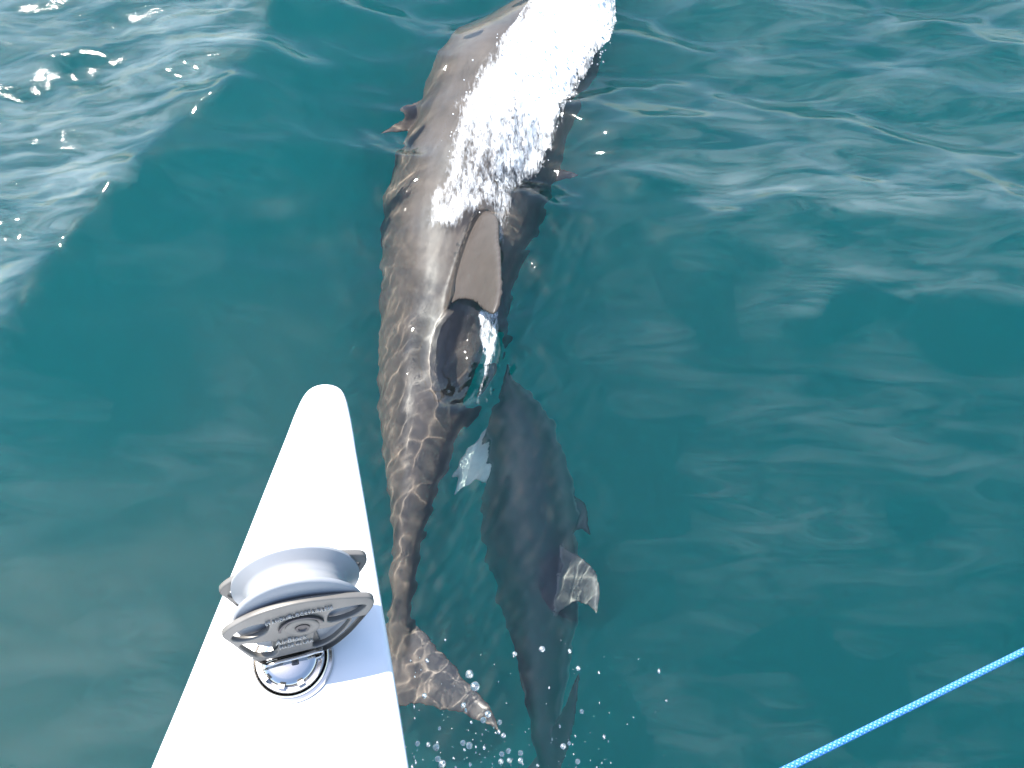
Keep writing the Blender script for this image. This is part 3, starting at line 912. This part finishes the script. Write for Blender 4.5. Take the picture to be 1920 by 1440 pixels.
# local frame matrix: x=E, y=Z up, z=NN
PM = Matrix(((E.x, ZV.x, NN.x, org.x), (E.y, ZV.y, NN.y, org.y), (E.z, ZV.z, NN.z, org.z), (0, 0, 0, 1)))
def plate(name, outer, holes, thick, bev, z0=0.0):
    cu = bpy.data.curves.new(name, 'CURVE'); cu.dimensions = '2D'; cu.fill_mode = 'BOTH'
    for loop in [outer] + holes:
        sp = cu.splines.new('POLY'); sp.points.add(len(loop) - 1); sp.use_cyclic_u = True
        for i, (u, v) in enumerate(loop): sp.points[i].co = (u, v, 0, 1)
    cu.extrude = max(thick / 2 - bev, 1e-4); cu.bevel_depth = bev; cu.bevel_resolution = 2; cu.offset = -bev
    o = bpy.data.objects.new(name + "_c", cu); COL.objects.link(o)
    dg = bpy.context.evaluated_depsgraph_get(); dg.update()
    me = bpy.data.meshes.new_from_object(o.evaluated_get(dg)); me.name = name
    bpy.data.objects.remove(o); bpy.data.curves.remove(cu)
    me.transform(PM @ Matrix.Translation((0, 0, z0 - thick / 2)))
    return me
def smooth_loop(pts, n=90):
    P = np.array(pts + pts[:3]); m = len(pts)
    outp = []
    per = max(3, n // m)
    for i in range(m):
        p0, p1, p2, p3 = (np.array(pts[(i + k - 1) % m]) for k in range(4))
        for s in range(per):
            t = s / per
            outp.append(tuple(0.5 * ((2 * p1) + (-p0 + p2) * t + (2 * p0 - 5 * p1 + 4 * p2 - p3) * t * t + (-p0 + 3 * p1 - 3 * p2 + p3) * t**3)))
    return outp
outer = [(417, 1196), (421, 1186), (440, 1173), (475, 1156), (520, 1141), (570, 1130), (625, 1123), (680, 1120), (697, 1122), (702, 1130), (697, 1142), (680, 1163), (657, 1188), (630, 1210),
         (606, 1222), (560, 1238), (515, 1250), (490, 1246), (460, 1228), (436, 1210)]
h1 = [(434, 1199), (450, 1184), (475, 1174), (503, 1171), (500, 1186), (478, 1197), (450, 1203)]
h2 = [(616, 1166), (621, 1148), (650, 1139), (686, 1135), (672, 1149), (645, 1161)]
h3 = [(450, 1212), (480, 1207), (518, 1204), (519, 1226), (492, 1233), (474, 1229)]
h4 = [(590, 1190), (594, 1182), (625, 1175), (656, 1160), (646, 1178), (622, 1200), (600, 1211), (587, 1212)]
cv = lambda pts: [loc2(x, y) for x, y in pts]
OUT = smooth_loop(cv(outer), 140); HOL = [smooth_loop(cv(h), 40) for h in (h1, h2, h3, h4)]
child("cheek_plate", plate("cheek_plate", OUT, HOL, 0.006, 0.0014), M_CHEEK, ang=40)
SHEAVE_T = 0.036
child("cheek_plate", plate("cheek_plate", OUT, HOL, 0.006, 0.0014, -(SHEAVE_T + 0.008)), M_CHEEK, ang=40)
bu, bv_ = loc2(567, 1176)
# raised crescent round the bolt, bolt head
def ell(cu_, cv2, rx, ry, n=40, a0=0, a1=360):
    return [(cu_ + rx * math.cos(R(a0 + (a1 - a0) * k / n)), cv2 + ry * math.sin(R(a0 + (a1 - a0) * k / n))) for k in range(n + 1)]
RS = (Vector(loc2(690, 1128)) - Vector(loc2(425, 1190))).length / 2 * 0.93
AX = PM @ Matrix.Translation((bu, bv_, 0))
AXS = PM @ Matrix.Translation((bu, bv_ + 0.006, 0))
ridge = ell(bu, bv_, 0.021, 0.021, 30, 15, 170) + ell(bu, bv_, 0.0185, 0.0185, 30, 170, 15)
child("bolt_boss", lathe("bolt_boss", [(0.0150, 0.0), (0.0150, 0.0006), (0.0142, 0.0012), (0.0075, 0.0012), (0.0065, 0.0004)], 48, AX), M_CHEEK, ang=40)
child("bolt", lathe("bolt", [(0.0065, 0.0004), (0.0063, 0.0016), (0.004, 0.0020), (0.003, 0.0008)], 24, AX), M_CHEEK_D, ang=40)
child("ridge", plate("ridge", ridge, [], 0.003, 0.0006, 0.003), M_CHEEK_D, ang=40)
# sheave: deep groove between two flanges
t = SHEAVE_T; z0 = -0.009
prof = [(0.012, z0), (RS * 0.55, z0), (RS * 0.97, z0 + 0.001), (RS, z0 - 0.0005), (RS, z0 - 0.003), (RS * 0.975, z0 - 0.0042), (RS * 0.84, z0 - 0.0085), (RS * 0.78, z0 - 0.0115)]
for k in range(7):
    a = k / 6
    prof.append((RS * (0.76 + 0.02 * (2 * a - 1) ** 2), z0 - 0.0145 - (t - 0.029) * a))
prof += [(RS * 0.78, z0 - t + 0.0115), (RS * 0.84, z0 - t + 0.0085), (RS * 0.975, z0 - t + 0.0042), (RS, z0 - t + 0.003), (RS, z0 - t + 0.0005), (RS * 0.97, z0 - t - 0.001), (RS * 0.55, z0 - t), (0.012, z0 - t)]
prof = prof[::-1]
child("sheave", lathe("sheave", prof, 128, AXS), M_SHEAVE, ang=50)
# head: body between the cheeks down to the swivel base
body_px = [(508, 1205), (590, 1186), (606, 1221), (560, 1237), (516, 1249)]
child("head_body", plate("head_body", [loc2(x, y) for x, y in body_px], [], t + 0.001, 0.001, -0.0065), M_CHEEK, ang=40)
# steel saddle under the near cheek
sad = [(496, 1252), (520, 1243), (560, 1233), (598, 1222), (607, 1222), (606, 1232), (590, 1252), (565, 1268), (540, 1272), (515, 1268), (500, 1260)]
sadl = smooth_loop([loc2(x, y, 0.004) for x, y in sad], 90)
slot1 = smooth_loop([loc2(x, y, 0.004) for x, y in [(505, 1254), (518, 1247), (531, 1243), (527, 1250), (512, 1257)]], 24)
slot2 = smooth_loop([loc2(x, y, 0.004) for x, y in [(577, 1232), (590, 1226), (603, 1224), (600, 1231), (582, 1236)]], 24)
child("saddle_plate", plate("saddle_plate", sadl, [slot1, slot2], 0.005, 0.001, 0.0045), M_STEEL, ang=40)
sb_u, sb_v = loc2(554, 1245, 0.006)
child("saddle_rivet", lathe("saddle_rivet", [(0.0034, 0.0040), (0.0034, 0.0062), (0.0026, 0.0070), (0.0008, 0.0070)], 16, PM @ Matrix.Translation((sb_u, sb_v, 0))), M_CHEEK_D, ang=40)
# swivel base: stacked turned rings
base = at_z(548, 1240, DZ)
MB_ = Matrix.Translation(base)
RB = width_at(base, 79)
child("base_ring", lathe("base_ring", [(RB, 0.001), (RB, 0.004), (RB * 0.97, 0.0065), (RB * 0.90, 0.0068), (RB * 0.87, 0.005), (RB * 0.80, 0.0046)], 96, MB_), M_STEEL, ang=50)
child("base_collar", lathe("base_collar", [(RB * 0.90, 0.005), (RB * 0.90, 0.0085), (RB * 0.87, 0.0098), (RB * 0.84, 0.0085), (RB * 0.84, 0.005)], 96, MB_), M_STEEL, ang=50)
child("swivel_ring", lathe("swivel_ring", [(RB * 0.81, 0.004), (RB * 0.81, 0.0115), (RB * 0.78, 0.0135), (RB * 0.73, 0.0135), (RB * 0.71, 0.0105), (RB * 0.62, 0.0105)], 96, MB_), M_STEEL, ang=50)
child("swivel_dome", lathe("swivel_dome", [(RB * 0.66, 0.008), (RB * 0.66, 0.013), (RB * 0.62, 0.0155), (RB * 0.5, 0.017), (RB * 0.25, 0.018), (RB * 0.05, 0.018)], 96, MB_), M_STEEL, ang=50)
for k, a in enumerate((225, 262, 300)):
    mm = Matrix.Translation(base + Vector((math.cos(R(a)), math.sin(R(a)), 0)) * RB * 0.70 + Vector((0, 0, 0.0135))) @ Matrix.Rotation(R(a), 4, 'Z')
    s_ = RB * 0.07
    bmv = [mm @ Vector((x * s_ * 0.7, y * s_ * 1.1, z_ * 0.005)) for x in (-1, 1) for y in (-1, 1) for z_ in (-1, 1)]
    child("lug", mesh_from("lug", bmv, [(0, 1, 3, 2), (4, 6, 7, 5), (0, 4, 5, 1), (2, 3, 7, 6), (0, 2, 6, 4), (1, 5, 7, 3)]), M_STEEL, smooth=False)
# raised lettering on the near cheek
def letters(txt, px, py, size, ang, shear=0.0, space=1.0):
    cu = bpy.data.curves.new("lettering", 'FONT'); cu.body = txt; cu.size = size; cu.extrude = 0.0009; cu.align_x = 'CENTER'; cu.shear = shear; cu.space_character = space
    o = bpy.data.objects.new("lettering_c", cu); COL.objects.link(o)
    dg = bpy.context.evaluated_depsgraph_get(); dg.update()
    me = bpy.data.meshes.new_from_object(o.evaluated_get(dg)); me.name = "lettering"
    bpy.data.objects.remove(o); bpy.data.curves.remove(cu)
    u, v = loc2(px, py)
    me.transform(PM @ Matrix.Translation((u, v, 0.0012)) @ Matrix.Rotation(R(ang), 4, 'Z'))
    child("lettering", me, M_INK, smooth=False)
letters("AirBlock", 546, 1200, 0.0080, 0, 0.25)
letters("MADE IN USA", 556, 1207, 0.0050, 0)
letters("STANDUP", 522, 1163, 0.0048, 8, 0, 1.1)
letters("BLOCK", 560, 1152, 0.0048, 3, 0, 1.1)
letters("STAINLESS", 598, 1144, 0.0048, -4, 0, 1.1)
tag(root, "stand-up pulley block with pale sheave and grey cheeks, bolted to the white bow", "pulley")

# ------------------------------------------------------------------ rope
A = at_d(1440, 1459, 0.80); B = at_d(1965, 1198, 0.92)
RR = width_at((A + B) / 2, 6.1)
dirr = (B - A)
P0 = A - dirr * 1.6; P1 = B + dirr * 2.6
Ltot = (P1 - P0).length
tdir = (P1 - P0).normalized()
s1 = tdir.cross(Vector((0, 0, 1))).normalized(); s2 = tdir.cross(s1).normalized()
def rope_c(s):
    f = s / Ltot
    return P0.lerp(P1, f) + Vector((0, 0, -0.02 * 4 * f * (1 - f) + 0.02))
pitch = RR * 7.0
rope_v, rope_f, rope_m = [], [], []
NS = 8; SEG = int(Ltot / pitch * NS * 2 * 1.0); side = 5
for hand in (1, -1):
    for k in range(NS):
        base_i = len(rope_v)
        for i in range(SEG + 1):
            s = Ltot * i / SEG
            ph = hand * (2 * math.pi * s / pitch) + 2 * math.pi * k / NS
            wv = math.cos(NS * (2 * math.pi * s / pitch) ) * hand
            rad = RR * (0.86 + 0.07 * wv)
            c = rope_c(s) + (s1 * math.cos(ph) + s2 * math.sin(ph)) * rad
            outw = (s1 * math.cos(ph) + s2 * math.sin(ph))
            tang = (tdir * pitch + (-s1 * math.sin(ph) + s2 * math.cos(ph)) * (2 * math.pi * rad * hand)).normalized()
            bi = tang.cross(outw)
            for q in range(side):
                a = 2 * math.pi * q / side
                rope_v.append(c + outw * (math.cos(a) * RR * 0.13) + bi * (math.sin(a) * RR * 0.30))
        for i in range(SEG):
            for q in range(side):
                q2 = (q + 1) % side
                rope_f.append((base_i + i * side + q, base_i + i * side + q2, base_i + (i + 1) * side + q2, base_i + (i + 1) * side + q))
                rope_m.append(1 if (hand == 1 and k % 2 == 0) else 0)
# core
ci = len(rope_v); CS = 200
for i in range(CS + 1):
    c = rope_c(Ltot * i / CS)
    for q in range(10):
        a = 2 * math.pi * q / 10
        rope_v.append(c + (s1 * math.cos(a) + s2 * math.sin(a)) * RR * 0.84)
for i in range(CS):
    for q in range(10):
        q2 = (q + 1) % 10
        rope_f.append((ci + i * 10 + q, ci + i * 10 + q2, ci + (i + 1) * 10 + q2, ci + (i + 1) * 10 + q)); rope_m.append(0)
rme = mesh_from("rope", rope_v, rope_f)
rope = link("rope", rme, [M_BLUE, M_PALE])
rme.polygons.foreach_set("material_index", rope_m)
tag(rope, "taut braided blue and white rope crossing above the water", "rope")

# ------------------------------------------------------------------ flying drops
drops = [(880, 1264, 7.5), (891, 1287, 8.5), (1016, 1217, 5.5), (965, 1226, 4.5), (1068, 1221, 4.2), (1084, 1253, 4.2), (796, 1304, 4.6), (869, 1322, 5), (915, 1339, 6), (906, 1350, 5.5),
         (937, 1354, 5), (944, 1379, 4.6), (880, 1398, 6.5), (868, 1393, 5), (818, 1401, 6.5), (803, 1396, 4.6), (783, 1394, 5), (1056, 1399, 5), (1083, 1428, 5), (941, 1414, 5), (953, 1408, 5),
         (976, 1412, 5), (939, 1428, 5), (955, 1426, 5), (976, 1426, 5), (1091, 1334, 4.2), (829, 1432, 7), (821, 1423, 5.5)]
def drop_mesh(seed):
    bm = bmesh.new(); bmesh.ops.create_icosphere(bm, subdivisions=3, radius=1.0)
    for v in bm.verts:
        v.co *= 1 + 0.14 * noise.noise(v.co * 1.3 + Vector((seed, 0, 0)))
    me = bpy.data.meshes.new("water_drop"); bm.to_mesh(me); bm.free()
    me.polygons.foreach_set("use_smooth", [True] * len(me.polygons)); me.materials.append(M_DROP)
    return me
dms = [drop_mesh(3.1 * k) for k in range(4)]
for i, (px, py, r) in enumerate(drops):
    p = at_d(px, py, random.uniform(1.35, 1.75))
    o = bpy.data.objects.new("water_drop", dms[i % 4]); COL.objects.link(o)
    s = width_at(p, r)
    o.location = p; o.scale = (s * 0.92, s * 1.05, s * 1.08); o.rotation_euler = (random.uniform(0, 6), random.uniform(0, 6), 0)
    tag(o, "round water drop flying in the spray beside the bow", "drop", "larger drops flying in the spray")
vs, fs = [], []
for i in range(150):
    if random.random() < 0.62:
        px = random.uniform(755, 1150); py = 1440 - abs(random.gauss(0, 55))
    else:
        px = 770 + 480 * random.random() ** 1.5; py = random.uniform(1190, 1440)
    p = at_d(px, py, random.uniform(1.3, 1.9))
    blob(vs, fs, p, width_at(p, random.choice((0.8, 0.9, 1.1, 1.4, 1.8, 2.6, 3.4))), (random.uniform(0.6, 1.1), random.uniform(0.8, 1.6), random.uniform(0.6, 1.2)))
for i in range(70):
    px = random.gauss(1120, 10) ; py = random.gauss(55, 32)
    p = at_z(px, py, random.uniform(0.02, 0.12))
    blob(vs, fs, p, width_at(p, random.uniform(0.8, 2.4)))
sp = link("spray", mesh_from("spray", vs, fs), M_DROP)
tag(sp, "fine spray of droplets above the water beside the bow", "spray", kind='stuff')
